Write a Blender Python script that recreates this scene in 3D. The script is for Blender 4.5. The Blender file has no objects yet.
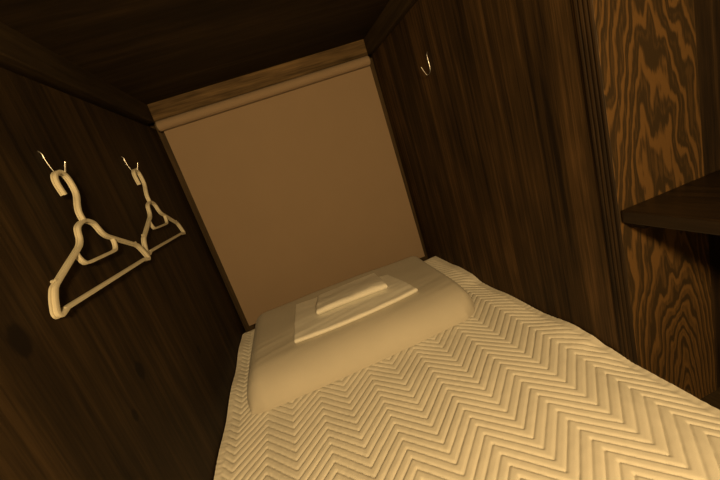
import bpy, math, random
from mathutils import Vector, Matrix, noise
random.seed(4)
sc = bpy.context.scene
C = sc.collection
PI = math.pi

# ------------------------------------------------------------------ helpers
class MB:
    """collects vertices and faces for one mesh object"""
    def __init__(s): s.v = []; s.f = []
    def add(s, vs, fs):
        n = len(s.v); s.v += [tuple(v) for v in vs]; s.f += [tuple(i + n for i in f) for f in fs]
    def box(s, a, b, ztilt=0.0, b0=0.0):
        """axis box from corner a to corner b; top/bottom rise by ztilt per metre of x"""
        vs = []
        for z in (a[2], b[2]):
            for x, y in ((a[0], a[1]), (b[0], a[1]), (b[0], b[1]), (a[0], b[1])):
                vs.append((x, y, z + ztilt * x))
        s.add(vs, [(3, 2, 1, 0), (4, 5, 6, 7), (0, 1, 5, 4), (1, 2, 6, 5), (2, 3, 7, 6), (3, 0, 4, 7)])
    def prism(s, prof, axis, a, b):
        """closed 2D profile extruded along axis (0,1,2) from a to b"""
        n = len(prof); vs = []
        for t in (a, b):
            for p in prof:
                q = [p[0], p[1]]; q.insert(axis, t); vs.append(tuple(q))
        fs = [tuple(range(n)), tuple(range(2 * n - 1, n - 1, -1))]
        fs += [(i, (i + 1) % n, n + (i + 1) % n, n + i) for i in range(n)]
        s.add(vs, fs)
    def sweep(s, pts, prof, side, scale=None, closed=False):
        """profile [(u,w)] swept along pts; w runs along the fixed vector side"""
        side = Vector(side); n = len(pts); m = len(prof); vs = []
        P = [Vector(p) for p in pts]
        for i, p in enumerate(P):
            if closed: t = P[(i + 1) % n] - P[i - 1]
            else: t = P[min(i + 1, n - 1)] - P[max(i - 1, 0)]
            t.normalize(); u = t.cross(side).normalized(); w = u.cross(t).normalized()
            k = scale[i] if scale else 1.0
            for (a, b) in prof: vs.append(p + u * a * k + w * b * (1 + (k - 1) * .3))
        fs = []
        for i in range(n if closed else n - 1):
            j = (i + 1) % n
            for q in range(m): fs.append((i * m + q, i * m + (q + 1) % m, j * m + (q + 1) % m, j * m + q))
        if not closed: fs += [tuple(range(m - 1, -1, -1)), tuple((n - 1) * m + q for q in range(m))]
        s.add(vs, fs)
    def tube(s, pts, r, side=(0, 1, 0), seg=10):
        s.sweep(pts, [(r * math.cos(2 * PI * k / seg), r * math.sin(2 * PI * k / seg)) for k in range(seg)], side)
    def build(s, name, mat, parent=None, smooth=None, bevel=0.0, loc=None):
        me = bpy.data.meshes.new(name); me.from_pydata(s.v, [], s.f); me.validate()
        import bmesh
        bm = bmesh.new(); bm.from_mesh(me); bmesh.ops.recalc_face_normals(bm, faces=bm.faces); bm.to_mesh(me); bm.free()
        o = bpy.data.objects.new(name, me); C.objects.link(o)
        me.materials.append(mat)
        if loc is not None:
            me.transform(Matrix.Translation(-Vector(loc))); o.location = loc
        if parent is not None: o.parent = parent
        if bevel:
            md = o.modifiers.new('bevel', 'BEVEL'); md.width = bevel; md.segments = 2; md.limit_method = 'ANGLE'; md.angle_limit = math.radians(40)
        if smooth is not None:
            for p in me.polygons: p.use_smooth = True
            me.set_sharp_from_angle(angle=math.radians(smooth))
        return o

def tag(o, label=None, cat=None, group=None, kind=None):
    if label: o['label'] = label
    if cat: o['category'] = cat
    if group: o['group'] = group
    if kind: o['kind'] = kind
    return o
def empty(name, loc):
    o = bpy.data.objects.new(name, None); C.objects.link(o); o.location = loc; o.empty_display_size = .05
    return o
def catmull(pts, n=6):
    P = [Vector(p) for p in pts]; out = []
    for i in range(len(P) - 1):
        a = P[i - 1] if i else 2 * P[0] - P[1]; b = P[i]; c = P[i + 1]
        d = P[i + 2] if i + 2 < len(P) else 2 * P[-1] - P[-2]
        for k in range(n):
            t = k / n
            out.append(.5 * ((2 * b) + (c - a) * t + (2 * a - 5 * b + 4 * c - d) * t * t + (3 * b - a - 3 * c + d) * t ** 3))
    out.append(P[-1]); return out
def sstep(a, b, x):
    t = max(0., min(1., (x - a) / (b - a))); return t * t * (3 - 2 * t)
def lerp_table(T, x):
    T = sorted(T)
    if x <= T[0][0]: return T[0][1]
    for (a, va), (b, vb) in zip(T, T[1:]):
        if x <= b: return va + (vb - va) * sstep(a, b, x)
    return T[-1][1]
def N(x, y, z=0.0): return noise.noise(Vector((x, y, z)))

# ------------------------------------------------------------------ materials
def new_mat(name, rough=.6, spec=.3):
    m = bpy.data.materials.new(name); m.use_nodes = True
    nt = m.node_tree; b = nt.nodes['Principled BSDF']
    b.inputs['Roughness'].default_value = rough; b.inputs['Specular IOR Level'].default_value = spec
    return m, nt, b
def nd(nt, t, **kw):
    n = nt.nodes.new(t)
    for k, v in kw.items():
        if k.startswith('i_'): n.inputs[k[2:].replace('_', ' ')].default_value = v
        else: setattr(n, k, v)
    return n
def math_n(nt, op, a, b=None, c=None):
    n = nt.nodes.new('ShaderNodeMath'); n.operation = op
    for i, v in enumerate((a, b, c)):
        if v is None: continue
        if isinstance(v, (int, float)): n.inputs[i].default_value = v
        else: nt.links.new(v, n.inputs[i])
    return n.outputs[0]
def ramp(nt, fac, stops):
    r = nt.nodes.new('ShaderNodeValToRGB'); e = r.color_ramp.elements
    e[0].position, e[0].color = stops[0][0], (*stops[0][1], 1); e[1].position, e[1].color = stops[-1][0], (*stops[-1][1], 1)
    for p, c in stops[1:-1]:
        q = e.new(p); q.color = (*c, 1)
    nt.links.new(fac, r.inputs[0]); return r.outputs[0]
def noise_n(nt, vec, scale, detail=4, rough=.55, dist=0.0):
    n = nd(nt, 'ShaderNodeTexNoise'); n.inputs['Scale'].default_value = scale; n.inputs['Detail'].default_value = detail
    n.inputs['Roughness'].default_value = rough; n.inputs['Distortion'].default_value = dist
    nt.links.new(vec, n.inputs['Vector']); return n.outputs['Fac']
def mapping(nt, vec, scale, loc=(0, 0, 0)):
    n = nd(nt, 'ShaderNodeMapping'); n.inputs['Scale'].default_value = scale; n.inputs['Location'].default_value = loc
    nt.links.new(vec, n.inputs['Vector']); return n.outputs['Vector']
def mixc(nt, fac, a, b, mode='MIX'):
    n = nd(nt, 'ShaderNodeMix', data_type='RGBA', blend_type=mode)
    if isinstance(fac, (int, float)): n.inputs['Factor'].default_value = fac
    else: nt.links.new(fac, n.inputs['Factor'])
    for s, v in ((n.inputs[6], a), (n.inputs[7], b)):
        if isinstance(v, tuple): s.default_value = (*v, 1)
        else: nt.links.new(v, s)
    return n.outputs[2]

def wood(name, dark, mid, light, grain=2, seed=0., fine=1.0, rough=.7, knots=(), spec=.15):
    """stained wood: fibres stretched along the grain axis, soft figure, blotchy stain"""
    m, nt, b = new_mat(name, rough, spec)
    co = nd(nt, 'ShaderNodeTexCoord').outputs['Object']
    def st(k, across): 
        s = [across] * 3; s[grain] = k; return tuple(s)
    f1 = noise_n(nt, mapping(nt, co, st(2.2, 55 * fine), (seed,) * 3), 1.0, 5, .6, .25)
    f2 = noise_n(nt, mapping(nt, co, st(1.1, 11 * fine), (seed + 7,) * 3), 1.0, 3, .5, .6)
    bl = noise_n(nt, mapping(nt, co, st(2.0, 4.5), (seed + 3,) * 3), 1.0, 3, .6)
    pores = noise_n(nt, mapping(nt, co, st(14, 260 * fine), (seed + 1,) * 3), 1.0, 2, .5)
    v = math_n(nt, 'ADD', math_n(nt, 'MULTIPLY', f1, .55), math_n(nt, 'MULTIPLY', f2, .45))
    v = math_n(nt, 'ADD', v, math_n(nt, 'MULTIPLY', math_n(nt, 'SUBTRACT', bl, .5), .42))
    v = math_n(nt, 'ADD', v, math_n(nt, 'MULTIPLY', math_n(nt, 'SUBTRACT', pores, .5), .25))
    for (kx, ky, kz, r) in knots:
        d = nd(nt, 'ShaderNodeVectorMath', operation='DISTANCE')
        sc_v = mapping(nt, co, (1, 1.0, .75)); nt.links.new(sc_v, d.inputs[0]); d.inputs[1].default_value = (kx, ky, kz * .75)
        dd = math_n(nt, 'ADD', d.outputs['Value'], math_n(nt, 'MULTIPLY', math_n(nt, 'SUBTRACT', f2, .5), r * .8))
        k = nd(nt, 'ShaderNodeMapRange', interpolation_type='SMOOTHSTEP')
        nt.links.new(dd, k.inputs[0])
        for i, q in ((1, r), (2, r * .45), (3, 0), (4, .20)): k.inputs[i].default_value = q
        v = math_n(nt, 'SUBTRACT', v, k.outputs[0])
    col = ramp(nt, v, [(.32, dark), (.5, mid), (.70, light)])
    nt.links.new(col, b.inputs['Base Color'])
    bp = nd(nt, 'ShaderNodeBump'); bp.inputs['Strength'].default_value = .25; bp.inputs['Distance'].default_value = .0015
    nt.links.new(v, bp.inputs['Height']); nt.links.new(bp.outputs[0], b.inputs['Normal'])
    return m

def flat_sawn(name, dark, light, cx, seed=0.):
    """broad cathedral figure of a flat-sawn softwood board, grain along z"""
    m, nt, b = new_mat(name, .5, .35)
    co = nd(nt, 'ShaderNodeTexCoord').outputs['Object']
    sp = nd(nt, 'ShaderNodeSeparateXYZ'); nt.links.new(co, sp.inputs[0])
    n1 = noise_n(nt, mapping(nt, co, (4, 4, 1.6), (seed,) * 3), 1.0, 2, .4)
    n2 = noise_n(nt, mapping(nt, co, (9, 9, 2.6), (seed + 5,) * 3), 1.0, 3, .5)
    n3 = noise_n(nt, mapping(nt, co, (50, 50, 9), (seed + 9,) * 3), 1.0, 3, .6)
    X = math_n(nt, 'SUBTRACT', sp.outputs[0], cx)
    X = math_n(nt, 'ADD', X, math_n(nt, 'MULTIPLY', math_n(nt, 'SUBTRACT', n1, .5), .09))
    Y = math_n(nt, 'ADD', math_n(nt, 'MULTIPLY', sp.outputs[2], .13), math_n(nt, 'MULTIPLY', n2, .11))
    r = math_n(nt, 'SQRT', math_n(nt, 'ADD', math_n(nt, 'MULTIPLY', X, X), math_n(nt, 'MULTIPLY', Y, Y)))
    r = math_n(nt, 'ADD', r, math_n(nt, 'MULTIPLY', n3, .011))
    w = math_n(nt, 'SINE', math_n(nt, 'MULTIPLY', r, 2 * PI * 84))
    w2 = math_n(nt, 'SINE', math_n(nt, 'MULTIPLY', r, 2 * PI * 173))
    w = math_n(nt, 'ADD', math_n(nt, 'MULTIPLY_ADD', w, .33, .5), math_n(nt, 'MULTIPLY', w2, .22))
    fib = noise_n(nt, mapping(nt, co, (240, 240, 9), (seed,) * 3), 1.0, 3, .6)
    w = math_n(nt, 'ADD', w, math_n(nt, 'MULTIPLY', math_n(nt, 'SUBTRACT', fib, .5), .9))
    mid = tuple((a + c) * .5 for a, c in zip(dark, light))
    col = ramp(nt, w, [(.28, dark), (.55, mid), (.8, light)])
    nt.links.new(col, b.inputs['Base Color'])
    bp = nd(nt, 'ShaderNodeBump'); bp.inputs['Strength'].default_value = .3; bp.inputs['Distance'].default_value = .001
    nt.links.new(w, bp.inputs['Height']); nt.links.new(bp.outputs[0], b.inputs['Normal'])
    return m

def fabric(name, col, weave=900, bump=.15, rough=.9, vary=.06):
    m, nt, b = new_mat(name, rough, .1)
    co = nd(nt, 'ShaderNodeTexCoord').outputs['Object']
    n = noise_n(nt, co, weave, 2, .6); n2 = noise_n(nt, co, 9, 3, .5)
    v = math_n(nt, 'ADD', math_n(nt, 'MULTIPLY', n, .5), math_n(nt, 'MULTIPLY', n2, .5))
    c = ramp(nt, v, [(.3, tuple(x * (1 - vary) for x in col)), (.7, tuple(min(1, x * (1 + vary)) for x in col))])
    nt.links.new(c, b.inputs['Base Color'])
    b.inputs['Sheen Weight'].default_value = .1
    bp = nd(nt, 'ShaderNodeBump'); bp.inputs['Strength'].default_value = bump; bp.inputs['Distance'].default_value = .0008
    nt.links.new(n, bp.inputs['Height']); nt.links.new(bp.outputs[0], b.inputs['Normal'])
    return m

M = {}
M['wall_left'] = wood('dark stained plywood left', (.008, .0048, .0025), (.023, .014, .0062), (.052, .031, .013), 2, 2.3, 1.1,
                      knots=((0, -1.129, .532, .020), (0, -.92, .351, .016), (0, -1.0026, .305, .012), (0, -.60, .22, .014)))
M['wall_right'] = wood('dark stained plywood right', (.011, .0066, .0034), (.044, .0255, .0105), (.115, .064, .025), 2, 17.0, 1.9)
M['ceiling'] = wood('dark stained ceiling boards', (.009, .0058, .003), (.022, .014, .007), (.046, .029, .014), 0, 5.0, .6)
M['trim'] = wood('dark stained moulding', (.02, .013, .0065), (.04, .0265, .013), (.07, .045, .022), 1, 8.0, .8)
M['corner'] = wood('ribbed corner moulding', (.007, .0042, .0022), (.021, .012, .0050), (.062, .034, .0125), 2, 4.0, 1.5)
M['jamb'] = wood('brown window jamb', (.028, .018, .009), (.055, .036, .018), (.10, .064, .032), 2, 1.0, .8)
M['header'] = wood('mid brown header board', (.030, .0185, .0085), (.11, .069, .032), (.22, .14, .065), 0, 6.0, .8)
M['coarse'] = flat_sawn('flat sawn board', (.032, .0195, .0085), (.108, .057, .0185), 1.12, 3.1)
M['recess'] = wood('dark recess board', (.008, .005, .0028), (.022, .013, .006), (.06, .034, .0145), 2, 21.0, 1.2)  # darker second board; its tone also stands in for shadow below the shelf
M['shelf'] = wood('dark shelf board', (.009, .0055, .003), (.018, .011, .0056), (.036, .022, .0105), 1, 9.0, .9, .4)
M['floor'] = wood('dark floor boards', (.015, .01, .006), (.03, .02, .01), (.05, .034, .018), 1, 4.4, .7)
M['pad'] = fabric('quilted white cotton', (.80, .77, .70), 700, .12)
M['pillow'] = fabric('smooth white cotton', (.60, .56, .49), 1100, .08)
M['towel'] = fabric('folded white cotton', (.88, .86, .80), 800, .2)
M['mattress'] = fabric('mattress ticking', (.6, .57, .5), 500, .1)
M['blind'] = fabric('tan blind fabric', (.30, .218, .150), 1300, .1, .85, .03)
M['cap'] = new_mat('dark plastic cap', .5)[0]; M['cap'].node_tree.nodes['Principled BSDF'].inputs['Base Color'].default_value = (.10, .075, .05, 1)
m, nt, b = new_mat('cream plastic', .38, .4)
co = nd(nt, 'ShaderNodeTexCoord').outputs['Object']
nt.links.new(ramp(nt, noise_n(nt, co, 30, 2), [(.3, (.52, .48, .38)), (.7, (.58, .54, .43))]), b.inputs['Base Color'])
M['plastic'] = m
m, nt, b = new_mat('nickel wire', .22, .5); b.inputs['Metallic'].default_value = 1
co = nd(nt, 'ShaderNodeTexCoord').outputs['Object']
nt.links.new(ramp(nt, noise_n(nt, co, 200, 2), [(.3, (.75, .74, .72)), (.7, (.86, .85, .83))]), b.inputs['Base Color'])
M['metal'] = m

# ------------------------------------------------------------------ the setting
TILT = .026
YB = -2.30                 # where the bunk opens behind the camera
def struct(name, mb, mat, **k): return tag(mb.build(name, mat, **k), kind='structure')
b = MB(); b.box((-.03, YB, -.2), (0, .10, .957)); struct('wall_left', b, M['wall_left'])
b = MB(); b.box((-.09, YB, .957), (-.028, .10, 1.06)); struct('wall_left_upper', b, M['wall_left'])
b = MB(); b.box((1.0, -1.062, -.2), (1.46, .10, 1.12)); struct('wall_right', b, M['wall_right'])
b = MB(); b.box((1.0, -1.097, -.2), (1.229, -1.0625, 1.12)); struct('wall_recess', b, M['coarse'], bevel=.0015)
b = MB(); b.box((1.2315, -1.094, -.2), (1.46, -1.0625, 1.12)); struct('wall_recess_board', b, M['recess'])
b = MB(); b.box((1.42, -1.56, -.2), (1.46, -1.0975, 1.12)); struct('wall_recess_side', b, M['wall_right'])
b = MB(); b.box((1.0, YB, -.2), (1.46, -1.5605, 1.12)); struct('wall_right_front', b, M['wall_right'])
b = MB(); b.box((-.09, YB, 1.050), (1.46, .10, 1.085), TILT); struct('ceiling', b, M['ceiling'])
b = MB(); b.box((-.03, YB, -.24), (1.46, .10, -.2)); struct('floor', b, M['floor'])
b = MB(); b.box((-.03, .062, -.2), (1.0, .10, 1.10)); struct('wall_back', b, M['wall_right'])
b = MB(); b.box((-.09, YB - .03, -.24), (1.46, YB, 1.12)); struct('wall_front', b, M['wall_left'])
# ceiling mouldings along both long walls
b = MB(); b.box((-.028, YB, .977), (.012, .0, 1.0535)); struct('trim_1', b, M['trim'], bevel=.003)
b = MB(); b.box((.974, YB, 1.006), (1.0, .0, 1.082)); struct('trim_2', b, M['trim'], bevel=.003)
# window surround: header board and two jambs
b = MB(); b.box((.0125, -.002, .9815), (.9735, .06, 1.0525), TILT); struct('trim_3', b, M['header'], bevel=.003)
b = MB(); b.box((0, .028, -.2), (.045, .062, .995)); struct('trim_4', b, M['jamb'], bevel=.002)
b = MB(); b.box((.955, .028, -.2), (1.0, .062, 1.0)); struct('trim_5', b, M['jamb'], bevel=.002)
# ribbed corner moulding where the right wall turns into the shelf recess
pr = [(1.0, -1.058), (1.0, -1.0975), (.9975, -1.0990)]
y = -1.0985
for k in range(4):
    w = .0085
    pr += [(.9958, y + .0015), (.9952, y + w * .5), (.9958, y + w - .002), (.9978, y + w - .0005)]
    y += w + .001
pr += [(.998, -1.058)]
b = MB(); b.prism([(p[0], p[1]) for p in pr], 2, -.2, 1.08); struct('trim_6', b, M['corner'])

# ------------------------------------------------------------------ shelf in the recess
sh = tag(empty('corner_shelf', (1.146, -1.255, .331)), 'dark wooden shelf board set in the recess of the right wall', 'shelf')
b = MB(); b.box((-.144, -.300, .0), (.272, .1565, .027)); b.build('shelf_board', M['shelf'], sh, bevel=.003)
b = MB(); b.box((-.12, .130, -.018), (.24, .1565, .0)); b.build('support_cleat', M['shelf'], sh, bevel=.001)

# ------------------------------------------------------------------ roller blind
rb = tag(empty('roller_blind', (.5, 0, .96)), 'pulled down tan fabric roller blind covering the end wall above the pillow', 'blind')
b = MB()
nx, nz = 40, 50
vs = []; fs = []
for side in (0, 1):
    for j in range(nz + 1):
        for i in range(nx + 1):
            u, v = i / nx, j / nz
            x = .031 + (.937 + .008 * v) * u; top = .955 + TILT * x; z = top + (.002 - top) * v
            y = .0015 * math.sin(u * 9) * v + .002 * math.sin(u * PI) * math.sin(v * PI) + .0016 * side
            vs.append((x - .5, y, z - .96))
q = (nx + 1) * (nz + 1)
for s_ in (0, 1):
    for j in range(nz):
        for i in range(nx):
            a = s_ * q + j * (nx + 1) + i; fs.append((a, a + 1, a + nx + 2, a + nx + 1))
per = [i for i in range(nx + 1)] + [(j) * (nx + 1) + nx for j in range(1, nz + 1)] + [nz * (nx + 1) + i for i in range(nx - 1, -1, -1)] + [j * (nx + 1) for j in range(nz - 1, 0, -1)]
for a, c in zip(per, per[1:] + per[:1]): fs.append((a, c, c + q, a + q))
b.add(vs, fs); b.build('blind_fabric', M['blind'], rb, smooth=40)
b = MB()
ax = [(x - .5, -.0195, .9555 + TILT * x - .96) for x in (.023, .25, .5, .75, .961)]
b.tube(ax, .0205, (0, 1, 0), 28); b.build('roller_tube', M['blind'], rb, smooth=40)
for x in (.0185, .9610):
    b = MB(); z = .9555 + TILT * x - .96
    b.tube([(x - .5, -.0195, z), (x - .5 + .0045, -.0195, z)], .017, (0, 1, 0), 24); b.build('end_cap', M['cap'], rb, smooth=40)

# ------------------------------------------------------------------ mattress and quilted pad
b = MB(); b.box((.012, -2.02, -.2), (.985, -.05, -.040)); o = b.build('mattress', M['mattress'], bevel=.02, loc=(.5, -1, -.2))
tag(o, 'thick floor mattress under the chevron quilted white pad', 'mattress')

PER, LY = .158, .0272
RIGHT = [(-.03, -.006), (-.10, .020), (-.25, .019), (-.33, .024), (-.42, .020), (-.50, .003), (-.57, .002), (-.67, .009), (-.81, .005), (-.93, .016), (-.98, .012), (-1.03, .0), (-1.10, -.010), (-1.25, -.015), (-2.0, -.015)]
def pad_base(x, y):
    z = .0025 * N(x * 3, y * 3, 1.7) + .0014 * N(x * 9, y * 9, 4.1) + .0005 * N(x * 30 + y * 40, y * 60 - x * 70, 6.1)
    z += lerp_table(RIGHT, y) * sstep(.88, 1.0, x)
    z += .008 * (1 - sstep(0, .06, x)) ** 2
    z -= .006 * (1 - sstep(.0, .05, -.03 - y)) ** 2 * (1 if x < .9 else .5)
    z += .004 * math.sin(y * 21) * (1 - sstep(.0, .10, x))
    return z
def pad_z(x, y):
    ph = (x - .605) / PER; ph -= math.floor(ph)
    tri = -.084 * (ph / .46 if ph < .46 else (1 - ph) / .54)          # groove falls away from each peak
    g = (y - tri + .9245) / LY; g -= math.floor(g)
    e = min(g, 1 - g)
    puff = 1 - max(0., 1 - e / .30) ** 2.4 - .12 * (1 - g)
    edge = sstep(.016, .028, x) * (1 - sstep(.968, .984, x)) * (1 - sstep(-.06, -.045, y))
    z = pad_base(x, y)
    z += .0050 * (puff * edge + .55 * (1 - edge))
    # rolled hem with small puckers
    hem = 1 - edge
    z += hem * .0012 * N(x * 20, y * 120, 2.2)
    return z - .0043
b = MB(); vs = []; fs = []
NX, ys = 372, []
y = -.034
while y > -1.50: ys.append(y); y -= .00262
while y > -2.03: ys.append(y); y -= .0052
xs = [.004 + (.992) * i / NX for i in range(NX + 1)]
def plan(x, y):
    # rounded far corners and a slightly wandering outline
    r = .05; cx = min(max(x, .004 + r), .996 - r); cy = min(y, -.034 - r)
    dx, dy = x - cx, y - cy
    if y > -.034 - r and dx != 0 and dy > 0:
        m_ = max(abs(dx), dy); l = math.hypot(dx, dy); k = m_ / l; dx *= k; dy *= k
    return cx + dx, cy + dy
for y in ys:
    for x in xs:
        X, Y = plan(x, y); vs.append((X, Y, pad_z(X, Y)))
W_ = NX + 1; NR = len(ys)
for j in range(NR - 1):
    for i in range(NX): fs.append((j * W_ + i, (j + 1) * W_ + i, (j + 1) * W_ + i + 1, j * W_ + i + 1))
per = list(range(W_)) + [j * W_ + NX for j in range(1, NR)] + [(NR - 1) * W_ + i for i in range(NX - 1, -1, -1)] + [j * W_ for j in range(NR - 2, 0, -1)]
n0 = len(vs)
for a in per: vs.append((vs[a][0], vs[a][1], -.0385))
L = len(per)
for k in range(L): fs.append((per[k], per[(k + 1) % L], n0 + (k + 1) % L, n0 + k))
fs.append(tuple(n0 + k for k in range(L)))
b.add(vs, fs); o = b.build('quilted_pad', M['pad'], smooth=60, loc=(.5, -1, -.0385))
tag(o, 'white quilted mattress pad with chevron stitching covering the whole bunk', 'mattress pad')

# ------------------------------------------------------------------ pillow
PC = [(.076, -.706), (.868, -.688), (.912, -.060), (.076, -.045)]     # footprint corners: front left, front right, back right, back left
def bil(u, v):
    a = [PC[0][k] * (1 - u) + PC[1][k] * u for k in (0, 1)]; c = [PC[3][k] * (1 - u) + PC[2][k] * u for k in (0, 1)]
    return a[0] * (1 - v) + c[0] * v, a[1] * (1 - v) + c[1] * v
PW, PD = .77, .66
def pil_top(u, v):
    """height of the pillow's upper surface above the pad at footprint position (u, v)"""
    eu, ev = min(u, 1 - u) * PW, min(v * PD, (1 - v) * PD)
    H = .098 - .022 * sstep(.25, 1.0, v) - .006 * sstep(.6, 1.0, u)
    H *= .93 + .07 * math.sin(PI * u)
    def rd(e, R):
        t = max(0., 1 - e / R); return math.sqrt(max(0., 1 - t ** 2.2))
    f = rd(eu, .060 - .022 * sstep(.4, .8, u)) * (rd(v * PD, .13) if v < .5 else rd((1 - v) * PD, .09))
    w = .0022 * N(u * 5, v * 6, 3.3) + .0022 * N(u * 3.2 + v * 2, v * 24 - u * 6, 8.8) * sstep(.05, .2, v) * (1 - sstep(.35, .5, v))
    return .004 + (H - .004) * f + w * f
def pil_bot(u, v): return 0.
def xy_p(u, v):
    x, y = bil(u, v)
    # corners rounded in plan, front edge faintly bowed
    du, dv = abs(2 * u - 1), abs(2 * v - 1)
    k = max(0, du - .86) / .14 * max(0, dv - .84) / .16
    kk = k * (1 + .7 * sstep(.3, .95, u)); x += (.5 - u) * .022 * kk; y += (-.38 - y) * .035 * kk
    y += -.010 * math.sin(PI * u) * (1 - v)
    return x, y
NU, NV = 110, 90
us = [.5 - .5 * math.cos(PI * i / NU) for i in range(NU + 1)]; vv = [.5 - .5 * math.cos(PI * j / NV) for j in range(NV + 1)]
b = MB(); vs = []; fs = []
ZP = .006
for s_ in (1, 0):
    for v in vv:
        for u in us:
            x, y = xy_p(u, v); z = (pil_top if s_ else pil_bot)(u, v) + ZP
            vs.append((x, y, z))
q = (NU + 1) * (NV + 1)
for s_ in (0, 1):
    for j in range(NV):
        for i in range(NU):
            a = s_ * q + j * (NU + 1) + i; fs.append((a, a + 1, a + NU + 2, a + NU + 1))
per = list(range(NU + 1)) + [j * (NU + 1) + NU for j in range(1, NV + 1)] + [NV * (NU + 1) + i for i in range(NU - 1, -1, -1)] + [j * (NU + 1) for j in range(NV - 1, 0, -1)]
for a, c in zip(per, per[1:] + per[:1]): fs.append((a, c, c + q, a + q))
b.add(vs, fs)
pl = b.build('pillow', M['pillow'], smooth=80, loc=(.5, -.38, 0))
tag(pl, 'wide plump white pillow lying at the head of the bunk under the blind', 'pillow')

def surf(x, y):
    """pillow top height at a world (x, y)"""
    u, v = .5, .5
    for _ in range(12):
        px, py = xy_p(u, v)
        u += (x - px) / PW; v += (y - py) / PD
        u = min(max(u, 0), 1); v = min(max(v, 0), 1)
    return pil_top(u, v) + ZP

# ------------------------------------------------------------------ folded linen on the pillow
def folded(name, corners, t, zfun, seed, curve=0.0, nx=70, ny=50):
    """a flat folded cloth resting on zfun: corners front left, front right, back right, back left"""
    b = MB(); vs = []; fs = []
    us = [.5 - .5 * math.cos(PI * i / nx) for i in range(nx + 1)]; vv = [.5 - .5 * math.cos(PI * j / ny) for j in range(ny + 1)]
    w_ = math.dist(corners[0], corners[1]); d_ = math.dist(corners[0], corners[3])
    for s_ in (1, 0):
        for v in vv:
            for u in us:
                x = (corners[0][0] * (1 - u) + corners[1][0] * u) * (1 - v) + (corners[3][0] * (1 - u) + corners[2][0] * u) * v
                y = (corners[0][1] * (1 - u) + corners[1][1] * u) * (1 - v) + (corners[3][1] * (1 - u) + corners[2][1] * u) * v
                y -= curve * math.sin(PI * u) * (1 - v)
                ev = min(v * d_, (1 - v) * d_ + .002); eu = min(u, 1 - u) * w_ + .002
                f = math.sqrt(max(0, 1 - max(0, 1 - ev / (t * .55)) ** 2)) * math.sqrt(max(0, 1 - max(0, 1 - eu / (t * .4)) ** 2))
                thick = t * (1 - .45 * sstep(.15, 1, v)) * (1 + .12 * N(u * 3, v * 3, seed))
                z0 = zfun(x, y) + .0012
                z = z0 + thick * (.5 + .5 * f) + (.0012 * N(u * 9 + v * 2, v * 7, seed + 3)) * f if s_ else z0 + thick * .5 * (1 - f)
                vs.append((x, y, z))
    q = (nx + 1) * (ny + 1)
    for s_ in (0, 1):
        for j in range(ny):
            for i in range(nx):
                a = s_ * q + j * (nx + 1) + i; fs.append((a, a + 1, a + nx + 2, a + nx + 1))
    per = list(range(nx + 1)) + [j * (nx + 1) + nx for j in range(1, ny + 1)] + [ny * (nx + 1) + i for i in range(nx - 1, -1, -1)] + [j * (nx + 1) for j in range(ny - 1, 0, -1)]
    for a, c in zip(per, per[1:] + per[:1]): fs.append((a, c, c + q, a + q))
    b.add(vs, fs)
    x0 = sum(c[0] for c in corners) / 4; y0 = sum(c[1] for c in corners) / 4
    return b.build(name, M['towel'], smooth=60, loc=(x0, y0, zfun(x0, y0)))
T1, T2 = .016, .024
c1 = [(.262, -.578), (.715, -.560), (.690, -.285), (.285, -.210)]
tag(folded('folded_sheet', c1, T1, surf, 1.0, .024), 'larger flat folded white sheet lying directly on the pillow', 'sheet')
def top1(x, y):
    v = max(0, min(1, (y + .57) / .32)); return surf(x, y) + .0012 + T1 * (1 - .45 * sstep(.15, 1, v)) * 1.12 + .0014
c2 = [(.358, -.478), (.630, -.492), (.645, -.250), (.385, -.262)]
tag(folded('folded_towel', c2, T2, top1, 6.0, .0, 50, 40), 'small folded white towel on top of the larger folded sheet', 'towel')

# ------------------------------------------------------------------ wall hooks
def hook(name, pts, label, loc):
    P = catmull([Vector((o, 0, z)) for o, z in pts], 8)
    b = MB(); b.tube(P, .0019, (0, 1, 0), 10)
    e = P[-1]
    for k in range(1):
        b.tube([e + Vector((0, 0, -.0012)), e, e + (P[-1] - P[-2]).normalized() * .0016], .0020, (0, 1, 0), 10)
    return b
H = [(-.001, .052), (.0025, .046), (.003, .034), (.006, .014), (.0105, .004), (.0165, .0), (.0235, .005), (.031, .021)]
for yy, zz, lab in ((-.868, .7515, 'bent metal wire hook on the left wall holding the hanger nearer the bed foot'),
                    (-.484, .7625, 'bent metal wire hook on the left wall holding the hanger nearer the blind')):
    b = hook('wall_hook', H, '', None); o = b.build('wall_hook', M['metal'], smooth=50); o.location = (.0, yy, zz)
    tag(o, lab, 'hook', 'wire hooks on the walls')
HR = [(-.001, .070), (.003, .062), (.0035, .045), (.003, .022), (.006, .008), (.013, .001), (.020, .002), (.026, .012), (.033, .028)]
b = hook('wall_hook', HR, '', None); b.v = [(-x, y, z) for x, y, z in b.v]
o = b.build('wall_hook', M['metal'], smooth=50); o.location = (1.0, -.487, .788)
tag(o, 'bare metal wire hook alone on the right wall', 'hook', 'wire hooks on the walls')

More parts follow.
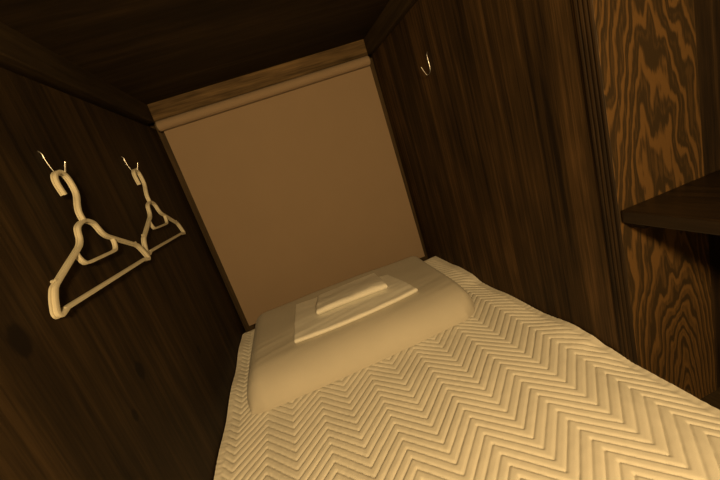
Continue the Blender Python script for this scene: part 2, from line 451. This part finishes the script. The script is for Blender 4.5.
# ------------------------------------------------------------------ hangers
U, D, G = .0032, .0046, .0021
_q = [(-U, -D), (-U, -D * .42), (-U + G, -D * .34), (-U + G, D * .34), (-U, D * .42), (-U, D), (-U * .6, D * 1.12), (U * .6, D * 1.12)]
PROF = _q + [(-a, -w) for a, w in _q]
def hpath(pts, n=7): return [Vector((0, a, c)) for a, c in [(p[1], p[2]) for p in catmull([(0, a, c) for a, c in pts], n)]]
HALF = .187
def make_hanger(label, half, loc, hs=1.0):
    r = tag(empty('clothes_hanger', loc), label, 'hanger', 'plastic hangers on the left wall')
    k = half / .187
    def hp(pts, n=7): return [Vector((q.x, q.y, q.z * hs)) for q in hpath(pts, n)]
    # hook, open side facing the foot of the bed
    b = MB()
    b.sweep(hp([(-.016, .174), (-.0185, .186), (-.0195, .199), (-.0135, .2105), (.0015, .2165), (.017, .2105), (.0235, .194), (.022, .173), (.008, .153), (.0005, .138), (.0005, .1205)]), PROF, (1, 0, 0))
    b.build('hook', M['plastic'], r, smooth=24)
    # shoulders: two arms flowing from the neck down to the rounded ends, and the bar between them
    b = MB()
    for s in (-1, 1):
        arm = [(.0, .1215), (s * .014, .1185), (s * .028, .112), (s * .0345, .102), (s * .039, .092), (s * .050, .0815), (s * .070, .0725), (s * .115 * k, .0555), (s * .160 * k, .0375)]
        b.sweep(hp(arm), PROF, (1, 0, 0))
        end = [(s * .1585 * k, .0380), (s * .166 * k, .0335), (s * .1770 * k, .0205), (s * .1860 * k, .0055), (s * .1875 * k, -.0005), (s * .1845 * k, -.0042), (s * .178 * k, -.0040), (s * .164 * k, -.0004)]
        pts = hp(end); n = len(pts)
        sc_ = [1.06 + .18 * math.sin(PI * min(1, i / (n - 1) * 1.0)) for i in range(n)]
        b.sweep(pts, PROF, (1, 0, 0), sc_)
        # small strap notch bump at the shoulder
        q = hp([(s * .1530 * k, .0440), (s * .1560 * k, .0445), (s * .1580 * k, .0425)], 4)
        b.sweep(q, [(a * .75, w * .8) for a, w in PROF], (1, 0, 0))
    b.sweep(hp([(-.170 * k, .0), (-.06, .0), (.06, .0), (.170 * k, .0)], 4), PROF, (1, 0, 0))
    b.build('shoulder_frame', M['plastic'], r, smooth=24)
    # tie loop under the neck
    b = MB()
    b.sweep(hp([(-.069, .0735), (-.0675, .062), (-.062, .0525), (-.052, .0480), (-.02, .0475), (.02, .0475), (.052, .0480), (.062, .0525), (.0675, .062), (.069, .0735)]), [(a * .85, w * .85) for a, w in PROF], (1, 0, 0))
    b.build('tie_loop', M['plastic'], r, smooth=24)
    return r
make_hanger('cream plastic hanger nearer the bed foot, on the left hook of the pair', .1825, (.0185, -.8826, .5385), 1.010).rotation_euler = (0, 0, -.030)
make_hanger('cream plastic hanger nearer the tan blind, on the right hook of the pair', .176, (.0185, -.4932, .5442), 1.035).rotation_euler = (-.008, 0, -.020)

# ------------------------------------------------------------------ light
def point(name, loc, power, col, r):
    l = bpy.data.lights.new(name, 'POINT'); l.energy = power; l.color = col; l.shadow_soft_size = r
    o = bpy.data.objects.new(name, l); C.objects.link(o); o.location = loc; return o
WARM = (1.0, .665, .28)
point('bunk_lamp', (.45, -2.20, .86), 80, WARM, .07)
w = bpy.data.worlds.new('world'); sc.world = w; w.use_nodes = True
w.node_tree.nodes['Background'].inputs[0].default_value = (.002, .0015, .0006, 1)

# ------------------------------------------------------------------ camera (about a 17 mm lens, tilted)
cam = bpy.data.cameras.new('camera'); co_ = bpy.data.objects.new('camera', cam); C.objects.link(co_)
cam.sensor_width = 36; cam.lens = 348.8273 * 36 / 720; cam.clip_start = .01
r_ = Vector((.9230297, -.24008967, -.30062123)); u_ = Vector((.34578465, .17514229, .92182328)); f_ = Vector((.16866876, .95482047, -.24468085))
mat = Matrix((( r_.x, u_.x, -f_.x, .38154471), (r_.y, u_.y, -f_.y, -1.65217967), (r_.z, u_.z, -f_.z, .63153031), (0, 0, 0, 1)))
co_.matrix_world = mat
sc.camera = co_
sc.view_settings.view_transform = 'Standard'; sc.view_settings.look = 'None'; sc.view_settings.gamma = 1; sc.view_settings.exposure = 0
